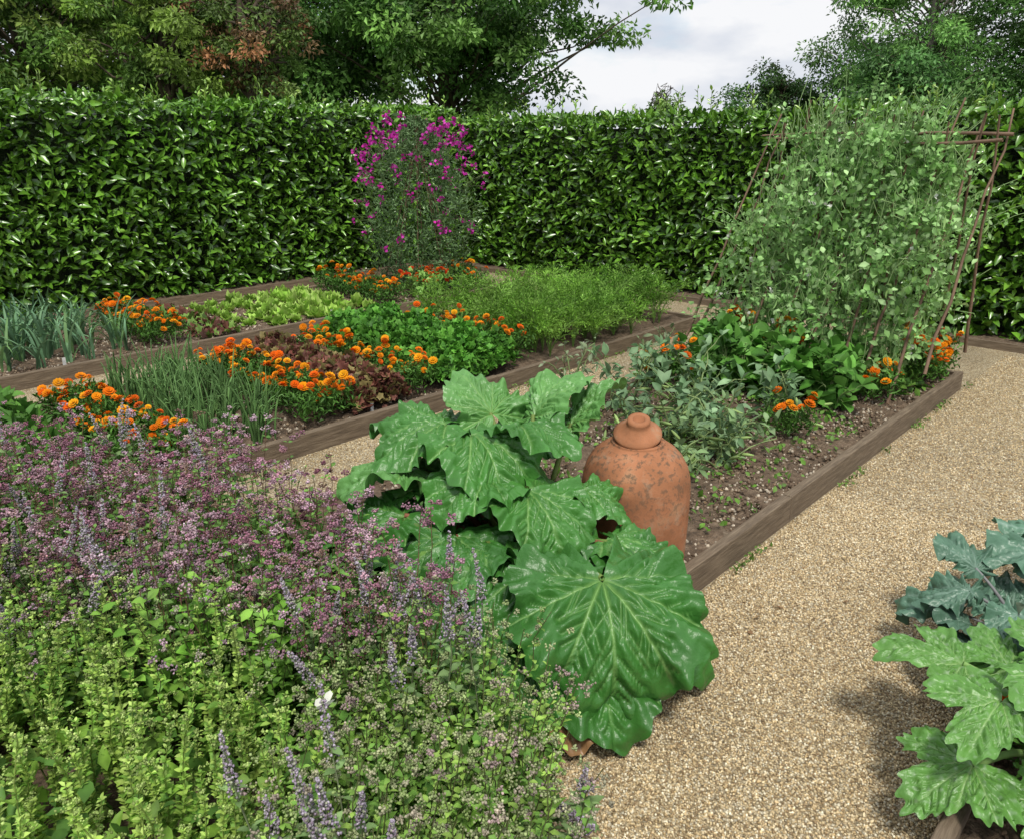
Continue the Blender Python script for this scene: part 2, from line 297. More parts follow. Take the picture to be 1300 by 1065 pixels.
# ---------------------------------------------------------------- low crops
def mound(name,x0,x1,y0,y1,h,n,L,W,cols,tm=T_leaf,mat=M_leaf,up=.5,z0=.08,lump=1.):
    mb=MB(); P=np.stack([U(x0,x1,n),U(y0,y1,n),np.zeros(n)],1)
    ed=np.clip(np.minimum.reduce([P[:,0]-x0,x1-P[:,0],P[:,1]-y0,y1-P[:,1]])/.1,0,1)**.5
    l=1+lump*(.16*np.sin(P[:,0]*13)*np.cos(P[:,1]*15)+.12*np.sin(P[:,0]*31+P[:,1]*27))
    P[:,2]=z0+h*l*(.35+.65*ed)*U(.15,1,n)**.5
    s=U(.7,1.3,n); scatter(mb,tm,P,rdir(n,up),rdir(n,1.2),L*s,W*s,pick(cols,n)); return mb.build(name,mat)
mound('parsley_crop',3.2,3.88,3.56,5.05,.26,9500,.042,.042,[(.1,.29,.035),(.07,.22,.028),(.14,.36,.05)],T_frill)
mound('red_lettuce_crop',2.52,2.92,3.56,5.0,.2,5600,.042,.042,[(.17,.06,.045),(.24,.1,.07),(.13,.055,.04),(.26,.21,.08),(.16,.14,.05)],T_frill)
mound('red_lettuce_crop',2.78,3.12,5.95,7.2,.07,260,.07,.05,[(.17,.07,.05),(.15,.26,.05)],T_frill)
mound('beetroot_crop',.2,1.15,3.6,5.0,.22,2600,.09,.05,[(.08,.2,.035),(.11,.26,.04)])
mound('low_weeds',2.6,4.4,1.34,2.6,.05,900,.03,.02,[(.11,.24,.03),(.14,.27,.05)])
mound('low_weeds',5.0,5.75,1.33,2.6,.12,1500,.05,.03,[(.08,.2,.03),(.13,.26,.04)])
mb=MB(); n=1300; t=U(0,1,n); sd=rng.integers(0,3,n); P=np.stack([np.where(sd==0,U(2.4,6,n),U(2.2,6,n)),np.where(sd==0,1.235-np.abs(rng.normal(0,.02,n)),np.where(sd==1,2.80+np.abs(rng.normal(0,.03,n)),3.46-np.abs(rng.normal(0,.02,n)))),U(.004,.03,n)],1)
P=P[np.sin(P[:,0]*5.3)+np.sin(P[:,0]*12.1)>.3]; n=len(P); scatter(mb,T_leaf,P,rdir(n,.3),rdir(n,1.5),U(.012,.03,n),U(.008,.016,n),pick([(.1,.2,.03),(.14,.25,.05)],n)); mb.build('path_edge_weeds',M_leaf)
mb=MB(); n=260; P=np.concatenate([np.stack([U(1.6,6,n//2),U(.4,1.22,n//2),np.full(n//2,.009)],1),np.stack([U(2.3,5.6,n//2),U(1.35,2.7,n//2),np.full(n//2,.1)],1)])
P=P[np.concatenate([rng.random(n//2)<.25,np.ones(n//2,bool)])]; n=len(P); scatter(mb,T_leaf,P,rdir(n)*[1,1,.15],rdir(n,3),U(.015,.04,n),U(.008,.02,n),pick([(.3,.2,.1),(.2,.12,.06),(.38,.3,.16)],n)); mb.build('fallen_leaves',M_leaf)
def lettuces():
    mb=MB()
    for ri,x in enumerate(np.arange(3.3,4.5,.19)):
        for y in np.arange(6.02,7.25,.165):
            if rng.random()<.06: continue
            c=np.array([x+U(-.02,.02),y+U(-.02,.02),.08]); k=22; a=U(0,6.28,k); el=U(.15,1.3,k)
            D=np.stack([np.cos(a)*np.cos(el),np.sin(a)*np.cos(el),np.sin(el)],1); s=U(.08,.125)*U(.7,1.15,k)*(1 if ri>1 else .75)
            scatter(mb,T_frill,np.tile(c,(k,1))+D*.01,D,rdir(k)*.5+[0,0,1],s,s*.8,pick([(.32,.5,.09),(.24,.42,.06),(.4,.56,.14)],k,.15))
    mb.build('lettuce_crop',M_leaf)
lettuces()
def fronds(name,poly,npl,nf,h,cols):
    mb=MB(); n=npl*nf; xy=np.array(poly); c=0; o=[]
    while c<npl:
        a=np.stack([U(xy[:,0].min(),xy[:,0].max(),npl),U(xy[:,1].min(),xy[:,1].max(),npl)],1); a=a[inpoly(a[:,0],a[:,1],poly)]; o.append(a); c+=len(a)
    q=np.concatenate(o)[:npl]; ph=U(.55,1.25,npl)
    b=np.repeat(np.column_stack([q,np.full(npl,.08)]),nf,0)
    a=U(0,6.28,n); sp=U(.06,.34,n); hh=h*np.repeat(ph,nf)*U(.6,1.1,n); k=7; u=np.linspace(0,1,k)
    pth=b[:,None]+np.stack([np.cos(a)[:,None]*sp[:,None]*u**1.7,np.sin(a)[:,None]*sp[:,None]*u**1.7,hh[:,None]*(u-.3*u**3)],-1)
    tubes(mb,pth,np.linspace(.003,.001,k)[None],np.array([.2,.36,.08]),3)
    m=34; f=U(.4,1,(n,m)); i=np.clip((f*(k-1)).astype(int),0,k-2); w=f*(k-1)-i; ar=np.arange(n)[:,None]
    P=(pth[ar,i]*(1-w[...,None])+pth[ar,i+1]*w[...,None]); T=nrm(pth[ar,i+1]-pth[ar,i]).reshape(-1,3); sg=rng.normal(0,1,(n*m,3)); q=n*m
    wd=(.03*(1.25-f.reshape(-1,1))+.004); P=P.reshape(-1,3)+sg*wd*[1,1,.35]
    cl=np.repeat(np.repeat(pick(cols,npl,.15),nf,0)*(1+rng.normal(0,.15,(n,1))),m,0)
    scatter(mb,T_two,P,T*.8+sg*.5,rdir(q,1),U(.022,.044,q),U(.005,.009,q),cl); mb.build(name,M_leaf)
fronds('carrot_crop',[(4.22,3.6),(5.9,3.58),(6.15,4.1),(6.1,5.05),(4.3,5.0)],105,14,.5,[(.17,.36,.04),(.24,.45,.07),(.12,.28,.03),(.28,.5,.1)])
def straps(name,x0,x1,y0,y1,npl,nf,h,w,cols,tube=False,spread=.1):
    mb=MB(); n=npl*nf; b=np.repeat(np.stack([U(x0,x1,npl),U(y0,y1,npl),np.full(npl,.07)],1),nf,0)+rng.normal(0,.012,(n,3))*[1,1,0]
    a=U(0,6.28,n); sp=U(.2,1,n)*spread; hh=h*U(.6,1.1,n); k=8; u=np.linspace(0,1,k); dr=U(.1,.6,n)[:,None]
    pth=b[:,None]+np.stack([np.cos(a)[:,None]*sp[:,None]*u**1.6,np.sin(a)[:,None]*sp[:,None]*u**1.6,hh[:,None]*(u-dr*u**3)],-1)
    c=pick(cols,n,.15)
    if tube: tubes(mb,pth,w*np.array([.8,1,1,.95,.85,.7,.5,.15])[None]*U(.7,1.2,(n,1)),c,5)
    else:
        s=np.stack([-np.sin(a),np.cos(a),np.zeros(n)],1)[:,None]*w*np.array([.7,.9,1,1,.9,.7,.45,.08])[None,:,None]
        A=pth-s+[0,0,.006]; B=pth+s+[0,0,.006]; V=np.stack([A,pth,B],2); i=np.arange(k-1)[:,None]; j=np.arange(2)[None]
        q=np.stack([i*3+j,i*3+j+1,(i+1)*3+j+1,(i+1)*3+j],-1).reshape(-1,4); T=np.concatenate([q[:,[0,1,2]],q[:,[0,2,3]]])[None]+(np.arange(n)*k*3)[:,None,None]
        mb.add(V,T,np.repeat(c,k*3,0))
    mb.build(name,M_leaf)
straps('spring_onion_crop',1.66,2.12,3.6,5.0,85,7,.46,.0055,[(.13,.26,.08),(.17,.32,.1),(.1,.2,.06)],True,.13)
straps('leek_crop',.2,2.3,5.98,7.2,90,7,.5,.0105,[(.13,.26,.14),(.18,.33,.17),(.1,.2,.1),(.16,.3,.11)],False,.28)
def label(x,y):
    mb=MB(); box(mb,x,x+.022,y,y+.003,.05,.15); o=mb.build('plant_label',M_white,False)
for x,y in [(1.75,5.95),(2.62,3.57),(4.6,3.56),(4.0,5.97)]: label(x,y)

# ---------------------------------------------------------------- sweet pea wigwam
def wigwam(cx,cy):
    e=empty('sweet_pea_wigwam'); mb=MB()
    a=np.arange(8)*math.pi/4; st=np.stack([cx+.42*np.cos(a),cy+.42*np.sin(a),np.full(8,.05)],1); en=np.stack([cx-.05*np.cos(a),cy-.05*np.sin(a),np.full(8,1.85)],1)
    u=np.linspace(0,1,4)[None,:,None]; tubes(mb,st[:,None]*(1-u)+en[:,None]*u,.007,np.array([.16,.11,.07]),5); mb.build('canes',M_bark,True,e)
    mb=MB(); RZ=([0,.3,.8,1.2,1.5,1.7,1.85],[.36,.5,.6,.54,.38,.2,.05])
    n=9000; z=.08+1.75*U(0,1,n)**1.25; rz=np.interp(z,*RZ)
    a=U(0,6.28,n); rr=rz*U(.2,1,n)**.5*(1+.16*np.sin(a*3+z*5)+.14*np.sin(a*7-z*11))
    P=np.stack([cx+rr*np.cos(a),cy+rr*np.sin(a),z],1)
    scatter(mb,T_leaf,P,rdir(n,.3),rdir(n,.7),U(.035,.07,n),U(.01,.018,n),pick([(.13,.23,.09),(.17,.28,.12),(.08,.16,.05)],n))
    ns=330; z=.3+1.4*U(0,1,ns)**.8; a=U(0,6.28,ns); r=np.interp(z,*RZ)*.9
    b=np.stack([cx+r*np.cos(a),cy+r*np.sin(a),z],1); tip=b+np.stack([np.cos(a)*.12,np.sin(a)*.12,U(.05,.22,ns)],1)+rng.normal(0,.05,(ns,3))
    tubes(mb,np.stack([b,(b+tip)/2+[0,0,.01],tip],1),.0022,np.array([.18,.26,.1]),3); mb.build('foliage',M_leaf,True,e)
    mb=MB(); sel=rng.random(ns)<np.interp(b[:,2],[.4,.9,1.5],[.12,.3,.7]); tp=tip[sel]; k=7; P=np.repeat(tp,k,0)+rng.normal(0,.018,(len(tp)*k,3)); m=len(P)
    scatter(mb,T_leaf,P,rdir(m,.2),rdir(m,.4),U(.028,.044,m),U(.028,.04,m),pick([(.5,.02,.3),(.6,.06,.44),(.36,.012,.24)],m)); mb.build('flowers',M_flower,True,e)
wigwam(5.6,6.58)
def nasturtium(cx,cy,w,n):
    e=empty('nasturtium_plant'); mb=MB(); P=np.stack([rng.normal(cx,w,n),rng.normal(cy,w,n),U(.1,.34,n)],1)
    s=U(.04,.07,n); scatter(mb,T_frill,P,rdir(n),rdir(n,2.5),s,s,pick([(.2,.4,.08),(.27,.48,.12)],n)); mb.build('leaves',M_leaf,True,e)
    mb=MB(); k=n//5; P=np.stack([rng.normal(cx,w,k),rng.normal(cy,w,k),U(.25,.38,k)],1); scatter(mb,T_mari,P,rdir(k),rdir(k,1),.05,.05,pick([(.8,.06,.01),(.85,.16,.01)],k)); mb.build('flowers',M_flower,False,e)
nasturtium(5.25,6.08,.14,230)

# ---------------------------------------------------------------- pea row on sticks
def peas():
    e=empty('pea_plants_on_stick_frame'); mb=MB(); X0=5.3; S=[];E=[]
    for y in np.linspace(1.4,2.8,8):
        yt=np.interp(y,[1.4,2.8],[1.25,2.45])
        for sd in (-1,1): S.append([X0+sd*.5,y+U(-.04,.04),.03]); E.append([X0-sd*.1,yt+U(-.05,.05),1.76+U(-.06,.12)])
    S.append([X0,1.10,1.64]);E.append([X0,2.6,1.64])
    S.append([X0-.09,1.13,1.61]);E.append([X0-.02,2.55,1.62])
    S.append([X0-.42,1.25,.3]);E.append([X0+.08,1.14,1.78]); S.append([X0+.3,1.22,.3]);E.append([X0-.12,1.16,1.74]); S.append([X0-.5,2.88,.1]);E.append([X0+.05,2.5,1.78])
    S=np.array(S);E=np.array(E); u=np.linspace(0,1,8)[None,:,None]; p=S[:,None]*(1-u)+E[:,None]*u; p[:,1:-1]+=rng.normal(0,.012,(len(S),6,3))
    tubes(mb,p,np.linspace(.011,.006,8)[None],np.array([.2,.13,.09]),5)
    mb.build('sticks',M_bark,True,e); mb=MB()
    def body(n,shell=.5):
        z=.1+1.56*U(0,1,n)**.9; u=U(0,1,n); sd=U(-1,1,n); sd=np.sign(sd)*np.abs(sd)**shell
        ylo=np.interp(z,[0,.4,1,1.66],[1.62,1.36,1.24,1.4]); yhi=np.interp(z,[0,.5,1.1,1.66],[2.62,2.72,2.55,2.3])
        lump=.09*np.sin(z*7+u*9)+.07*np.sin(z*15-u*21)+.05*np.sin(z*31+u*43)
        x=X0+sd*(np.interp(z,[0,.5,1.2,1.66],[.36,.43,.32,.09])+lump); y=ylo+(yhi-ylo)*u+rng.normal(0,.04,n)
        return np.stack([x,y,z+lump*.5],1)
    n=9800; P=body(n); s=U(.03,.064,n)
    scatter(mb,T_leaf,P,rdir(n,.1),rdir(n,.6)+[-.3,-.2,0],s,s*U(.55,.78,n),pick([(.25,.46,.14),(.32,.54,.2),(.19,.37,.1),(.4,.6,.27)],n,.18))
    ns=1500; b=body(ns); tip=b+rng.normal(0,.06,(ns,3))+[0,0,.15]; mid=(b+tip)/2+rng.normal(0,.02,(ns,3)); tubes(mb,np.stack([b,mid,tip],1),.0026,np.array([.36,.52,.22]),3)
    n=300; P=body(n,.25); scatter(mb,T_leaf,P,rdir(n)*[.4,.4,.3]+[0,0,-1],rdir(n),U(.06,.085,n),.016,pick([(.34,.54,.19)],n))
    nv=220; b=body(nv,.2); L=U(.1,.32,nv); d=nrm((b-[X0,2.0,.8])*[1,1,.6]); tip=b+d*L[:,None]+[0,0,.08]; tubes(mb,np.stack([b,(b+tip)/2+[0,0,.02],tip],1),.0022,np.array([.3,.46,.18]),3)
    k=9; P=np.repeat(b,k,0)+np.repeat(tip-b,k,0)*np.tile(np.linspace(.2,1,k),nv)[:,None]+rng.normal(0,.018,(nv*k,3)); m=len(P); scatter(mb,T_leaf,P,rdir(m),rdir(m,.5),U(.03,.045,m),.024,pick([(.28,.5,.17)],m))
    mb.build('foliage',M_leaf,True,e); mb=MB(); n=70; P=body(n,.15); k=4; P=np.repeat(P,k,0)+rng.normal(0,.01,(n*k,3)); scatter(mb,T_leaf,P,rdir(n*k),rdir(n*k),.025,.025,np.array([.75,.76,.7])); mb.build('flowers',M_flower,True,e)
peas()

# ---------------------------------------------------------------- beans
def beans(name,x0,x1,y0,y1,npl,h,L,cols,sprawl=.25,lw=.6,pods=0,nodes=8,trif=3,per=3):
    mb=MB(); ns=npl*per; b=np.repeat(np.stack([U(x0,x1,npl),U(y0,y1,npl),np.full(npl,.07)],1),per,0); a=U(0,6.28,ns); k=7; u=np.linspace(0,1,k)
    sp=U(.2,1,ns)*sprawl; hh=h*U(.5,1.1,ns)
    p=b[:,None]+np.stack([np.cos(a)[:,None]*sp[:,None]*u**1.4,np.sin(a)[:,None]*sp[:,None]*u**1.4,hh[:,None]*(u-.25*u**3)],-1); p[:,1:]+=rng.normal(0,.008,(ns,k-1,3))
    tubes(mb,p,np.linspace(.006,.003,k)[None],np.array([.26,.35,.14]),4)
    f=np.tile(np.linspace(.2,1,nodes),ns); i=np.clip((f*(k-1)).astype(int),0,k-2); w=f*(k-1)-i; ii=np.repeat(np.arange(ns),nodes)
    P=p[ii,i]*(1-w[:,None])+p[ii,i+1]*w[:,None]; D=rdir(len(P),.25); pe=P+D*L*U(.3,.8,(len(P),1)); tubes(mb,np.stack([P,(P+pe)/2+[0,0,.006],pe],1),.0018,np.array([.2,.3,.1]),3)
    P=np.repeat(pe,trif,0); D=np.repeat(D,trif,0)+rng.normal(0,.65,(len(P),3))-[0,0,.15]; m=len(P); s=L*U(.65,1.2,m)
    scatter(mb,T_leaf,P,D,rdir(m,1.4),s,s*lw,pick(cols,m))
    if pods: q=b[rng.integers(0,ns,pods)]+rng.normal(0,.07,(pods,3))*[1,1,0]+[0,0,.05]; q[:,2]+=U(0,.12,pods); tubes(mb,q[:,None]+rdir(pods)[:,None]*[.12,.12,.05]*np.linspace(0,1,5)[None,:,None],np.array([.003,.008,.009,.008,.002])[None],pick([(.34,.48,.17)],pods),5)
    return mb.build(name,M_leaf)
beans('french_bean_plants',4.4,4.95,1.6,2.7,27,.4,.1,[(.1,.26,.04),(.14,.34,.06),(.07,.2,.03)],.2,.75)
beans('broad_bean_plants',3.3,4.2,1.7,2.6,12,.48,.075,[(.18,.3,.15),(.23,.36,.19),(.12,.22,.1)],.32,.5,70,per=3,trif=2)
beans('broad_bean_plants',2.95,3.7,1.5,2.1,7,.3,.065,[(.19,.3,.13),(.23,.35,.16)],.38,.5,50,trif=2)
beans('bean_seedlings',4.3,5.4,2.6,2.72,5,.3,.05,[(.2,.25,.1),(.22,.24,.12)],.2,.5)
beans('broad_bean_plants',4.1,4.4,2.5,2.72,4,.52,.055,[(.2,.26,.13),(.24,.3,.17)],.25,.45,trif=2)
beans('broad_bean_plants',3.1,3.4,2.5,2.72,3,.62,.055,[(.2,.26,.14),(.24,.3,.18)],.2,.45,trif=2)

# ---------------------------------------------------------------- large leaves (rhubarb, courgette, kale)
def segdist(x,y,a,b):
    d=np.array(b)-a; t=np.clip(((x-a[0])*d[0]+(y-a[1])*d[1])/(d@d),0,1); return np.hypot(x-a[0]-t*d[0],y-a[1]-t*d[1])
def bigleaf(mb,base,az,p0,k,L,wid=1.,roll=0.,col=(.045,.15,.022),vein=(.22,.4,.12),ruf=.06,kind='rhubarb',cup=.15,hi=False):
    nr,ntt=(80,260) if hi else (44,140); r=np.linspace(0,1,nr)**.9; th=np.linspace(-2.75,2.75,ntt); ph=U(0,6.28,9)
    if kind=='rhubarb': Rr=np.interp(np.abs(th),[0,.2,.5,.9,1.4,2.0,2.5,2.75],[1,.97,.83,.7,.6,.54,.5,.4])
    elif kind=='kale': Rr=np.interp(np.abs(th),[0,.3,.7,1.2,2,2.75],[1,.9,.66,.45,.3,.2])
    else: Rr=np.interp(np.abs(th),[0,.3,.8,1.4,2,2.75],[1,.95,.88,.75,.6,.5])*(.55+.47*np.abs(np.cos(th*2.5))**.8)
    Rr=Rr*(1+.04*np.sin(th*7+ph[0])+.03*np.sin(th*13+ph[1])+.018*np.sin(th*29+ph[2])+(.05*np.sin(th*38) if kind=='courgette' else 0))
    rr,tt=np.meshgrid(r,th,indexing='ij'); rad=rr*Rr[None]; x=rad*np.sin(tt)*wid; y=rad*np.cos(tt)
    segs=[]
    for a in (0,.5,-.5,1.1,-1.1,1.85,-1.85):
        a=a+(U(-.07,.07) if a else 0); Rm=np.interp(a,th,Rr)*.97; e=np.array([math.sin(a)*wid,math.cos(a)])*Rm; segs.append((np.zeros(2),e,1.))
        for f in (.2,.34,.48,.62,.76):
            if abs(a)>1.5 and f>.5: continue
            for s in (-1,1):
                q=a+s*U(.5,.75); ff=f+U(-.05,.05); st=e*ff; segs.append((st,st+np.array([math.sin(q)*wid,math.cos(q)])*Rm*(1-f)*(.55 if a==0 else .42),.5))
    d=np.full(x.shape,9.); dv=np.zeros(x.shape); vw=1. if hi else 1.6
    for a,b,w in segs:
        q=segdist(x,y,a,b); taper=np.clip(1.2-rr*.8,.35,1); d=np.minimum(d,q/(.6+.4*w)); dv=np.maximum(dv,w*(.8 if w<1 else 1)*np.exp(-(q/((.013 if w==1 else .008)*taper*vw))**2))
    z=.075*(1-np.exp(-d/.045))
    rp=ruf*rr**2.5
    z+=rp*(np.sin(tt*5+ph[3])+.9*np.sin(tt*9+ph[4])+.8*np.sin(tt*17+ph[5])+.5*np.sin(tt*31+ph[7]))+.02*np.sin(x*18+ph[0]+2*np.sin(y*9))*np.sin(y*16+ph[1]+2*np.sin(x*8))*np.sqrt(rr)+.006*np.sin(x*37+ph[2]+np.sin(y*19))*np.sin(y*33+ph[6]+np.sin(x*17))
    z+=-cup*x**2+.03*np.sin(y*5+ph[2])
    phi=p0-k*y; kk=k if abs(k)>1e-3 else 1e-3
    yy=(math.sin(p0)-np.sin(phi))/kk-z*np.sin(phi); zz=(np.cos(phi)-math.cos(p0))/kk+z*np.cos(phi)
    zz=zz+x*math.sin(roll); xr=x*math.cos(roll)
    dh=np.array([math.cos(az),math.sin(az),0]); sd=np.array([math.sin(az),-math.cos(az),0])
    V=np.array(base)+L*(xr[...,None]*sd+yy[...,None]*dh+zz[...,None]*np.array([0,0,1.]))
    C=np.array(col)[None,None]*(1+.1*np.sin(x*9+ph[3])*np.sin(y*7+ph[4]))[...,None]; fv=np.clip(dv,0,1)[...,None]*.8; C=C*(1-fv)+np.array(vein)*fv
    if kind=='courgette':
        mot=np.clip(np.sin(x*31+ph[0])*np.sin(y*29+ph[1])+.6*np.sin(x*57)*np.sin(y*61)-.5,0,1)[...,None]*.6; C=C*(1-mot)+np.array([.34,.44,.3])*mot
    i=np.arange(nr-1)[:,None];j=np.arange(ntt-1)[None]; a=i*ntt+j; q=np.stack([a,a+1,a+ntt+1,a+ntt],-1).reshape(-1,4); mb.add(V,np.concatenate([q[:,[0,2,1]],q[:,[0,3,2]]]),C.reshape(-1,3))
def stalk(mb,a,b,r0,r1,col,sag=.05):
    a=np.array(a,float);b=np.array(b,float);u=np.linspace(0,1,8)[:,None]; p=a*(1-u)+b*u; p[:,2]+=sag*np.sin(u[:,0]*np.pi); tubes(mb,p[None],np.linspace(r0,r1,8)[None],np.array(col),8)
azof=lambda ax,ay:(lambda g:math.atan2(g[1],g[0]))(G(ax,ay))
def rhubarb():
    e=empty('rhubarb_plant'); mb=MB(); st=MB(); cr=np.append(G(.05,2.5),.08)
    d1=(.045,.165,.027); d2=(.06,.205,.034); d3=(.12,.3,.075); br=(.3,.17,.08)
    Ls=[ # X,Y,z base  dirX,dirY  pitch curv  len wid roll col
     (.26,2.0,.40,.10,-1,-.25,1.6,.42,1.12,.05,d1),
     (.38,2.14,.28,.9,-.5,-.1,1.5,.34,1.0,0,d1),
     (.22,1.98,.2,.25,-1,-.1,1.0,.31,1.1,0,d1),
     (.05,2.38,.51,.55,-1,.0,1.5,.31,1.05,.1,d2),
     (.14,2.26,.38,.7,-.9,-.1,1.4,.28,1.05,.0,d2),
     (-.14,2.56,.62,.6,-1,.1,1.6,.34,1.0,.05,d2),
     (-.24,2.66,.62,-.8,-.5,.3,1.5,.31,1.0,.1,d2),
     (-.08,2.8,.62,-.2,.3,.9,1.3,.27,.95,0,d3),
     (.08,2.78,.62,.3,.1,1.1,1.3,.28,.95,0,d3),
     (.22,2.74,.60,.7,.2,1.1,1.0,.25,.8,.1,d3),
     (.02,2.62,.62,.6,-.6,.6,1.6,.28,.9,.1,d2),
     (-.36,2.56,.50,-1,-.25,.25,1.3,.28,1.0,-.1,d3),
     (-.36,2.40,.40,-1,-.6,.0,1.2,.30,1.05,0,d1),
     (-.18,2.25,.40,-.5,-1,-.1,1.2,.33,1.1,0,d1),
     (.08,2.14,.36,-.3,-1,-.1,1.1,.31,1.15,0,d1),
     (-.08,2.12,.3,-.5,-1,-.1,1.0,.31,1.15,0,d1),
     (-.30,2.3,.24,-.8,-.8,-.1,1.,.32,1.05,0,d1),
     (-.08,2.42,.52,-.6,-.6,.3,1.4,.26,1.1,0,d2),
     (.24,2.46,.46,.8,-.3,.2,1.6,.20,1.,0,d2),
     (.1,2.95,.5,.3,1,.5,1.2,.3,1.,0,d2),
     (-.30,2.8,.55,-.8,.6,.4,1.2,.30,1.,0,d1),
     (.02,1.96,.2,-.1,-1,0,1.,.29,1.1,0,d1),
     (.34,2.24,.38,.6,-.5,.1,1.3,.23,1.05,0,d1),
     (-.45,2.45,.34,-1,.1,.1,1.2,.28,1.05,0,d2),
     (.12,1.9,.09,.3,-1,0,.6,.2,1.,0,br),
    ]
    nh=len(Ls)
    for i in range(14):
        a=U(2.4,5.6); r=U(.15,.4); Ls.append((.03+r*math.cos(a),2.5+r*math.sin(a),U(.2,.5),math.cos(a),math.sin(a),U(-.1,.5),U(1,1.5),U(.17,.25),U(.95,1.1),U(-.1,.1),(d1,d2)[i%2]))
    for i,(X,Y,z,dx,dy,p0,k,L,w,ro,c) in enumerate(Ls):
        b=np.append(G(X,Y),z); bigleaf(mb,b,azof(dx,dy),p0,k,L,w,ro,c,ruf=.05,hi=i<nh)
        stalk(st,cr+rng.normal(0,.03,3)*[1,1,0],b+[0,0,.004],.015,.008,(.2,.28,.07) if rng.random()<.6 else (.3,.12,.07),.07)
    mb.build('leaves',M_rhub,True,e); st.build('stalks',M_leaf,True,e)
rhubarb()
def courgette():
    e=empty('courgette_plant'); mb=MB(); st=MB(); cr=np.append(G(1.38,1.62),.08)
    for X,Y,z,dx,dy,p0,k,L in [(1.17,1.74,.31,-1,.35,.25,.7,.2),(1.15,1.55,.34,-.6,-.5,.1,.8,.19),(1.27,1.6,.38,.3,-.8,.2,.8,.19),(1.42,1.72,.34,.6,.5,.3,.8,.2),(1.33,1.42,.3,.1,-1,.1,.9,.22),(1.08,1.5,.2,-1,-.3,.0,.9,.19),(1.5,1.5,.3,1,-.3,.2,.9,.22),(1.22,1.4,.2,-.6,-1,0,.9,.2),(1.3,1.75,.28,.1,.9,.4,.8,.17)]:
        b=np.append(G(X,Y),z); bigleaf(mb,b,azof(dx,dy),p0,k,L,1.05,0,(.11,.27,.05),(.3,.46,.18),.035,'courgette',hi=True); stalk(st,cr,b,.011,.007,(.2,.34,.1),.05)
    mb.build('leaves',M_rhub,True,e); st.build('stalks',M_leaf,True,e)
courgette()
def kale(X0,Y0,s,n,col):
    e=empty('kale_plant'); mb=MB(); st=MB(); cr=np.append(G(X0,Y0),.08); stalk(st,cr,cr+[0,0,.2*s],.015,.012,(.2,.26,.18),0)
    for i in range(n):
        a=i*2.4+U(-.2,.2); h=U(.08,.24)*s; o=np.array([math.cos(a),math.sin(a),0]); b=cr+o*U(.08,.17)*s+[0,0,h]
        bigleaf(mb,b,a,U(.1,.9),1.3,U(.13,.2)*s,1.15,0,np.array(col)*U(.8,1.2),(.22,.33,.26),.09,'kale'); stalk(st,cr+[0,0,h*.6],b,.006,.004,(.26,.26,.26),.01)
    mb.build('leaves',M_rhub,True,e); st.build('stalks',M_leaf,True,e)
kl=(.09,.185,.12)
kale(1.52,2.06,1.0,16,kl); kale(1.85,2.28,1.1,13,kl); kale(1.45,1.82,.62,8,(.09,.08,.11)); kale(2.1,1.95,1.1,11,kl)

# ---------------------------------------------------------------- terracotta forcer
def terracotta():
    m,nt=new_mat('weathered_terracotta'); N=nt.nodes;L=nt.links; out=N.new('ShaderNodeOutputMaterial');p=N.new('ShaderNodeBsdfPrincipled');tc=N.new('ShaderNodeTexCoord')
    a=N.new('ShaderNodeTexNoise');a.inputs['Scale'].default_value=6;a.inputs['Detail'].default_value=9;a.inputs['Roughness'].default_value=.65; L.new(tc.outputs['Object'],a.inputs[0])
    r=ramp(nt,[(.3,(.2,.09,.045)),(.45,(.34,.145,.07)),(.58,(.42,.18,.09)),(.72,(.46,.27,.155))]); L.new(a.outputs['Fac'],r.inputs[0])
    b=N.new('ShaderNodeTexNoise');b.inputs['Scale'].default_value=48;b.inputs['Detail'].default_value=6;b.inputs['Roughness'].default_value=.65; L.new(tc.outputs['Object'],b.inputs[0])
    r2=ramp(nt,[(.5,(0,0,0)),(.6,(1,1,1))]); L.new(b.outputs['Fac'],r2.inputs[0])
    sp=N.new('ShaderNodeSeparateXYZ'); L.new(tc.outputs['Object'],sp.inputs[0]); mr=N.new('ShaderNodeMapRange'); mr.inputs['From Min'].default_value=.15;mr.inputs['From Max'].default_value=.5; mr.inputs['To Min'].default_value=.15; mr.inputs['To Max'].default_value=.75; L.new(sp.outputs['Z'],mr.inputs[0])
    mu=N.new('ShaderNodeMath');mu.operation='MULTIPLY';L.new(r2.outputs[0],mu.inputs[0]);L.new(mr.outputs[0],mu.inputs[1])
    mx=N.new('ShaderNodeMix');mx.data_type='RGBA';L.new(mu.outputs[0],mx.inputs['Factor']);L.new(r.outputs[0],mx.inputs['A']);mx.inputs['B'].default_value=(.1,.075,.05,1)
    c=N.new('ShaderNodeTexNoise');c.inputs['Scale'].default_value=13;c.inputs['Detail'].default_value=7; c.inputs['Roughness'].default_value=.7; L.new(tc.outputs['Object'],c.inputs[0])
    r3=ramp(nt,[(.55,(0,0,0)),(.75,(.5,.5,.5))]); L.new(c.outputs['Fac'],r3.inputs[0]); m2=N.new('ShaderNodeMix');m2.data_type='RGBA';L.new(r3.outputs[0],m2.inputs['Factor']);L.new(mx.outputs['Result'],m2.inputs['A']);m2.inputs['B'].default_value=(.44,.34,.24,1)
    L.new(m2.outputs['Result'],p.inputs['Base Color']);p.inputs['Roughness'].default_value=.9;p.inputs['Specular IOR Level'].default_value=.25
    bp=N.new('ShaderNodeBump');bp.inputs['Strength'].default_value=.5;bp.inputs['Distance'].default_value=.005;L.new(b.outputs['Fac'],bp.inputs['Height']);L.new(bp.outputs[0],p.inputs['Normal']);L.new(p.outputs[0],out.inputs[0]);return m
M_ter=terracotta()
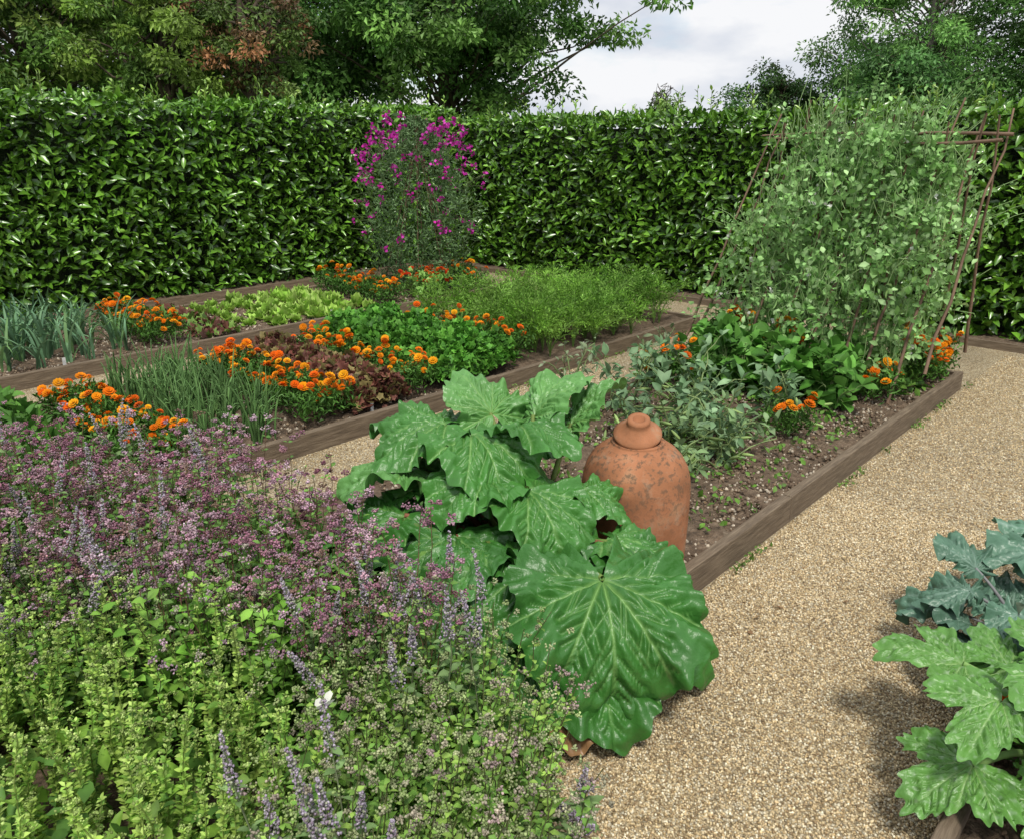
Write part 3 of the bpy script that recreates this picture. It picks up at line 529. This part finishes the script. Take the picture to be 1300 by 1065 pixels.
def lathe(name,prof,loc,mat,parent,tilt=None,wob=.0):
    prof=np.array(prof);sg=72;a=np.arange(sg)*2*np.pi/sg;k=len(prof)
    r=prof[:,0][:,None]*(1+wob*np.sin(a*2+1)[None]); V=np.stack([r*np.cos(a),r*np.sin(a),np.repeat(prof[:,1][:,None],sg,1)],-1)
    i=np.arange(k-1)[:,None];j=np.arange(sg)[None];j2=(j+1)%sg; q=np.stack([i*sg+j,i*sg+j2,(i+1)*sg+j2,(i+1)*sg+j],-1).reshape(-1,4)
    mb=MB();mb.add(V,np.concatenate([q[:,[0,1,2]],q[:,[0,2,3]]]),np.array([.4,.2,.1])); o=mb.build(name,mat,True,parent); o.location=loc
    if tilt:o.rotation_euler=tilt
    return o
fo=empty('terracotta_rhubarb_forcer'); g=G(.462,2.70); L0=(g[0],g[1],.012)
body=[(.19,0),(.208,.0),(.213,.012),(.211,.045),(.203,.055),(.196,.062),(.197,.14),(.2,.22),(.202,.3),(.202,.36),(.198,.41),(.187,.45),(.168,.485),(.142,.512),(.12,.527),(.108,.533),(.1,.537),(.098,.545),(.092,.548),(.083,.546),(.08,.538),(.08,.525),(.12,.5),(.165,.46),(.185,.38),(.185,.05)]
def dens(pr,m=3):
    pr=np.array(pr);o=[]
    for a,b in zip(pr[:-1],pr[1:]): o+= [a+(b-a)*t/m for t in range(m)]
    o.append(pr[-1]); return o
lathe('body',dens(body),L0,M_ter,fo,None,.006)
lid=[(.001,-.006),(.07,-.008),(.088,-.004),(.092,.003),(.091,.012),(.076,.022),(.058,.034),(.048,.042),(.042,.05),(.044,.06),(.042,.068),(.03,.072),(.022,.068),(.018,.058),(.001,.056)]
lathe('lid',lid,(g[0]-.004,g[1],.012+.566),M_ter,fo,(.16,-.19,0),.05)

# ---------------------------------------------------------------- herbs in the foreground
def stems(n,poly,h0,h1,lean=.1,bx=0,k=8):
    b=polypts(poly,n); b=np.column_stack([b,np.full(n,.05)]); a=U(0,6.28,n); sp=U(.2,1,n)*lean; hh=U(h0,h1,n)*(1+.12*np.sin(b[:,0]*7)*np.sin(b[:,1]*6)); u=np.linspace(0,1,k)
    p=b[:,None]+np.stack([np.cos(a)[:,None]*sp[:,None]*u**1.5+bx*R2[0]*u**2,np.sin(a)[:,None]*sp[:,None]*u**1.5+bx*R2[1]*u**2,hh[:,None]*u],-1); p[:,1:]+=rng.normal(0,.005,(n,k-1,3)); return p
def at(p,f):
    n,k,_=p.shape; i=np.clip((f*(k-1)).astype(int),0,k-2); w=(f*(k-1)-i)[...,None]; ar=np.arange(n)[:,None]; return p[ar,i]*(1-w)+p[ar,i+1]*w
def leafpairs(mb,p,f0,f1,nodes,L,W,cols,tip=.5,up=.35,k=2):
    n=len(p); f=np.tile(np.linspace(f0,f1,nodes),(n,1))+U(-.02,.02,(n,nodes)); P=at(p,np.clip(f,0,1)); a0=U(0,6.28,(n,1))+np.arange(nodes)[None]*1.57
    for j in range(k):
        a=a0+j*2*math.pi/k+U(-.3,.3,(n,nodes)); D=np.stack([np.cos(a),np.sin(a),np.full_like(a,up)+U(-.3,.3,a.shape)],-1).reshape(-1,3)
        s=((1-(1-tip)*np.linspace(0,1,nodes))[None]*U(.75,1.25,(n,nodes))).ravel(); m=n*nodes
        scatter(mb,T_leaf,P.reshape(-1,3),D,rdir(m,2.),L*s,W*s,np.repeat(pick(cols,n,.12),nodes,0)*(1+rng.normal(0,.1,(m,1))))
def heads(mb,p,nc,nb,cr,br,cols,f0=.82,spread=.045):
    n=len(p); f=U(f0,1,(n,nc)); P=at(p,f)+rng.normal(0,1,(n,nc,3))*spread*(1.3-f[...,None])**.5*[1,1,.35]; P[...,2]+=.02
    K=P.reshape(-1,3); cc=np.repeat(pick(cols,n,.2),nc,0)*.65+.35*pick(cols,len(K),.2); q=U(.6,1.35,(len(K),1)); Q=np.repeat(K,nb,0)+nrm(rng.normal(0,1,(len(K)*nb,3)))*cr*np.repeat(q,nb,0)*U(.3,1,(len(K)*nb,1))*[1,1,.65]; m=len(Q)
    scatter(mb,T_blob,Q,rdir(m),rdir(m),U(.6,1.3,m)*br,U(.6,1.3,m)*br,np.repeat(cc,nb,0)*np.clip(1+rng.normal(0,.3,(m,1)),.3,2)); return K
def herb(name,poly,n,h0,h1,lc,Ll,Lw,nodes,hc=None,lean=.12,nc=5,nb=14,cr=.011,br=.0065,bx=0,spread=.04,tip=.5,stemc=(.14,.16,.06),k=2,ftop=.9,up=.35):
    e=empty(name); p=stems(n,poly,h0,h1,lean,bx); mb=MB(); tubes(mb,p,np.linspace(.0025,.0012,8)[None],np.array(stemc),3)
    leafpairs(mb,p,.25,ftop,nodes,Ll,Lw,lc,tip,up,k=k); mb.build('stems_and_leaves',M_leaf,True,e)
    if hc: mb=MB(); heads(mb,p,nc,nb,cr,br,hc,spread=spread); mb.build('flower_heads',M_flower,True,e)
    return p
PO=[(-2.9,3.0),(-1.15,2.9),(-.5,2.3),(-.22,1.85),(-.14,1.62),(-.35,1.55),(-.6,1.7),(-1.5,1.85),(-2.9,2.3)]
LI=[(-2.6,2.15),(-1.2,1.85),(-.65,1.65),(-.42,1.4),(-.4,.7),(-1.6,.7),(-2.6,1.2)]
GO=[(-.5,1.6),(-.12,1.7),(.06,1.58),(.08,1.1),(.0,.7),(-.45,.7)]
pur=[(.46,.25,.33),(.58,.39,.46),(.33,.14,.2),(.2,.075,.11),(.64,.48,.56),(.4,.2,.26),(.5,.34,.4),(.26,.18,.12)]
herb('purple_oregano_plants',PO,720,.36,.6,[(.14,.28,.06),(.18,.36,.07),(.1,.22,.045)],.036,.021,10,pur,nc=5,nb=19,br=.0072,cr=.0165,spread=.048,stemc=(.24,.14,.09),ftop=.99)
herb('golden_marjoram_plants',LI,620,.26,.52,[(.36,.52,.1),(.28,.46,.08),(.42,.57,.14),(.2,.38,.06)],.024,.013,24,[(.42,.54,.18),(.36,.48,.14)],nc=5,nb=8,cr=.008,br=.006,spread=.016,tip=.5,k=4,ftop=1.,lean=.08,stemc=(.3,.4,.1),up=.7)
herb('green_oregano_plants',GO,400,.26,.5,[(.24,.43,.08),(.17,.34,.06),(.3,.47,.09)],.034,.02,11,[(.34,.42,.18),(.42,.46,.25),(.42,.32,.3),(.25,.34,.12)],nc=3,nb=14,cr=.013,bx=.03)
herb('green_oregano_plants',[(-2.6,2.4),(-1.2,2.1),(-.6,1.85),(-.3,1.7),(-.6,1.55),(-1.4,1.65),(-2.6,1.9)],240,.34,.5,[(.15,.32,.05),(.19,.38,.06)],.042,.024,10,[(.45,.32,.38),(.3,.4,.16)],nc=3,nb=14,cr=.014)
mbm=MB(); 
for poly,n,cols in ((PO,5200,[(.08,.18,.035),(.13,.27,.05),(.16,.33,.06)]),(LI,3600,[(.1,.22,.04),(.2,.36,.05)]),(GO,1800,[(.12,.27,.05),(.2,.38,.06)])):
    q=polypts(poly,n); P=np.column_stack([q,U(.06,.34,n)]); scatter(mbm,T_leaf,P,rdir(n,.3),rdir(n,1.5),U(.03,.06,n),U(.018,.034,n),pick(cols,n))
mbm.build('herb_undergrowth',M_leaf)
def mint(poly,n,h0,h1,name='mint_plants'):
    e=empty(name); p=stems(n,poly,h0,h1,.16); mb=MB(); tubes(mb,p,np.linspace(.0028,.0016,8)[None],np.array([.2,.24,.13]),3); leafpairs(mb,p,.3,.8,8,.045,.022,[(.17,.28,.1),(.22,.34,.13)],.6); mb.build('stems_and_leaves',M_leaf,True,e)
    mb=MB(); nb=150; f=U(.78,1,(n,nb)); f=.78+.22*np.round((f-.78)/.22*9)/9; P=at(p,f); a=U(0,6.28,(n,nb)); r=(.0125*(1.25-(f-.78)/.22))*U(.5,1,(n,nb)); P=P+np.stack([np.cos(a)*r,np.sin(a)*r,rng.normal(0,.0028,(n,nb))],-1); P=P.reshape(-1,3); m=len(P)
    scatter(mb,T_blob,P,rdir(m),rdir(m),.007,.0055,pick([(.45,.38,.49),(.57,.5,.6),(.36,.34,.35),(.42,.44,.32),(.36,.28,.36)],m)); mb.build('spikes',M_flower,True,e)
mint([(-2.2,2.6),(-1.2,2.4),(-.95,1.9),(-1.3,1.4),(-2.,1.5)],70,.46,.68)
mint([(-.6,2.1),(-.1,1.9),(.0,1.55),(-.2,1.45),(-.6,1.7)],20,.4,.58)
mint([(-.5,1.25),(-.3,1.3),(-.25,1.05),(-.5,1.0)],10,.42,.55)
mint([(.06,1.5),(.2,1.5),(.2,1.35),(.06,1.3)],8,.14,.25)
mint([(-1.6,3.0),(-.9,2.8),(-.8,2.5),(-1.5,2.6)],8,.46,.62)
herb('lemon_balm_plants',[(-.95,1.95),(-.55,1.9),(-.5,1.7),(-.9,1.65)],36,.4,.52,[(.18,.4,.05),(.24,.46,.07)],.075,.045,6,None)

# ---------------------------------------------------------------- white butterfly
def butterfly():
    e=empty('white_butterfly'); mb=MB(); c=np.append(G(-.37,1.3),.535); f=np.append(nrm(G(.7,.3)),.15); u=np.array([0,0,1.]); s=nrm(np.cross(f,u))
    for sg in (-1,1):
        for pts in ([(0,.006),(.018,.02),(.026,.016),(.024,.006),(.012,-.001),(0,.0)],[(0,.001),(.012,-.001),(.02,-.006),(.019,-.015),(.01,-.018),(0,-.008)]):
            V=np.array([c+f*b+(s*sg*.55+u*.85)*a for a,b in pts]); mb.add(V,np.array([[0,i,i+1] for i in range(1,5)]),np.array([.78,.79,.7]))
    mb.build('wings',M_flower,False,e); mb=MB(); k=7; pth=np.array([c+f*t for t in np.linspace(-.014,.012,k)])[None]; tubes(mb,pth,np.array([.0005,.0015,.0018,.002,.0022,.0016,.0008])[None],np.array([.08,.08,.07]),6)
    for sg in (-1,1): tubes(mb,np.array([[c+f*.012,c+f*.018+s*sg*.003+u*.003,c+f*.024+s*sg*.006+u*.006]]),.0003,np.array([.1,.1,.1]),3)
    mb.build('body_and_antennae',M_bark,True,e)
butterfly()

# ---------------------------------------------------------------- world, sun, camera
w=bpy.data.worlds.new('World'); sc.world=w; w.use_nodes=True; nt=w.node_tree; nt.nodes.clear(); N=nt.nodes; L=nt.links
sd=np.append(G(.1,-1.0)/1.005,0)*math.cos(math.radians(60)); sd[2]=math.sin(math.radians(60))
out=N.new('ShaderNodeOutputWorld'); bg=N.new('ShaderNodeBackground'); bg.inputs['Strength'].default_value=.14
sky=N.new('ShaderNodeTexSky'); sky.sky_type='NISHITA'; sky.sun_disc=False; sky.sun_elevation=math.radians(60); sky.sun_rotation=math.atan2(sd[0],sd[1])
tc=N.new('ShaderNodeTexCoord'); mp=N.new('ShaderNodeMapping'); mp.inputs['Scale'].default_value=(1,1,2.6); L.new(tc.outputs['Generated'],mp.inputs[0])
no=N.new('ShaderNodeTexNoise'); no.inputs['Scale'].default_value=2.6; no.inputs['Detail'].default_value=7; no.inputs['Roughness'].default_value=.55; L.new(mp.outputs[0],no.inputs[0])
rf=ramp(nt,[(.34,(0,0,0)),(.46,(1,1,1))]); L.new(no.outputs['Fac'],rf.inputs[0])
n2=N.new('ShaderNodeTexNoise'); n2.inputs['Scale'].default_value=6; n2.inputs['Detail'].default_value=7; L.new(mp.outputs[0],n2.inputs[0])
rc=ramp(nt,[(.38,(4.9,5.2,5.8)),(.56,(6.7,6.75,6.9))]); L.new(n2.outputs['Fac'],rc.inputs[0])
mx=N.new('ShaderNodeMix'); mx.data_type='RGBA'; L.new(rf.outputs[0],mx.inputs['Factor']); L.new(sky.outputs[0],mx.inputs['A']); L.new(rc.outputs[0],mx.inputs['B'])
L.new(mx.outputs['Result'],bg.inputs['Color']); L.new(bg.outputs[0],out.inputs[0])
sl=bpy.data.lights.new('sun','SUN'); sl.energy=3.0; sl.angle=math.radians(9); sl.color=(1,.96,.87); so=bpy.data.objects.new('sun',sl); sc.collection.objects.link(so); so.rotation_euler=Vector(sd).to_track_quat('Z','Y').to_euler()
cam=bpy.data.cameras.new('camera'); co=bpy.data.objects.new('camera',cam); sc.collection.objects.link(co); co.location=(0,0,1.6); co.rotation_euler=(math.radians(90-17.07),0,math.radians(-47)); cam.sensor_width=36; cam.lens=27.7; cam.shift_y=-.0346; cam.clip_end=1000; cam.clip_start=.02
sc.camera=co
sc.view_settings.view_transform='Standard'; sc.view_settings.look='None'; sc.view_settings.exposure=0
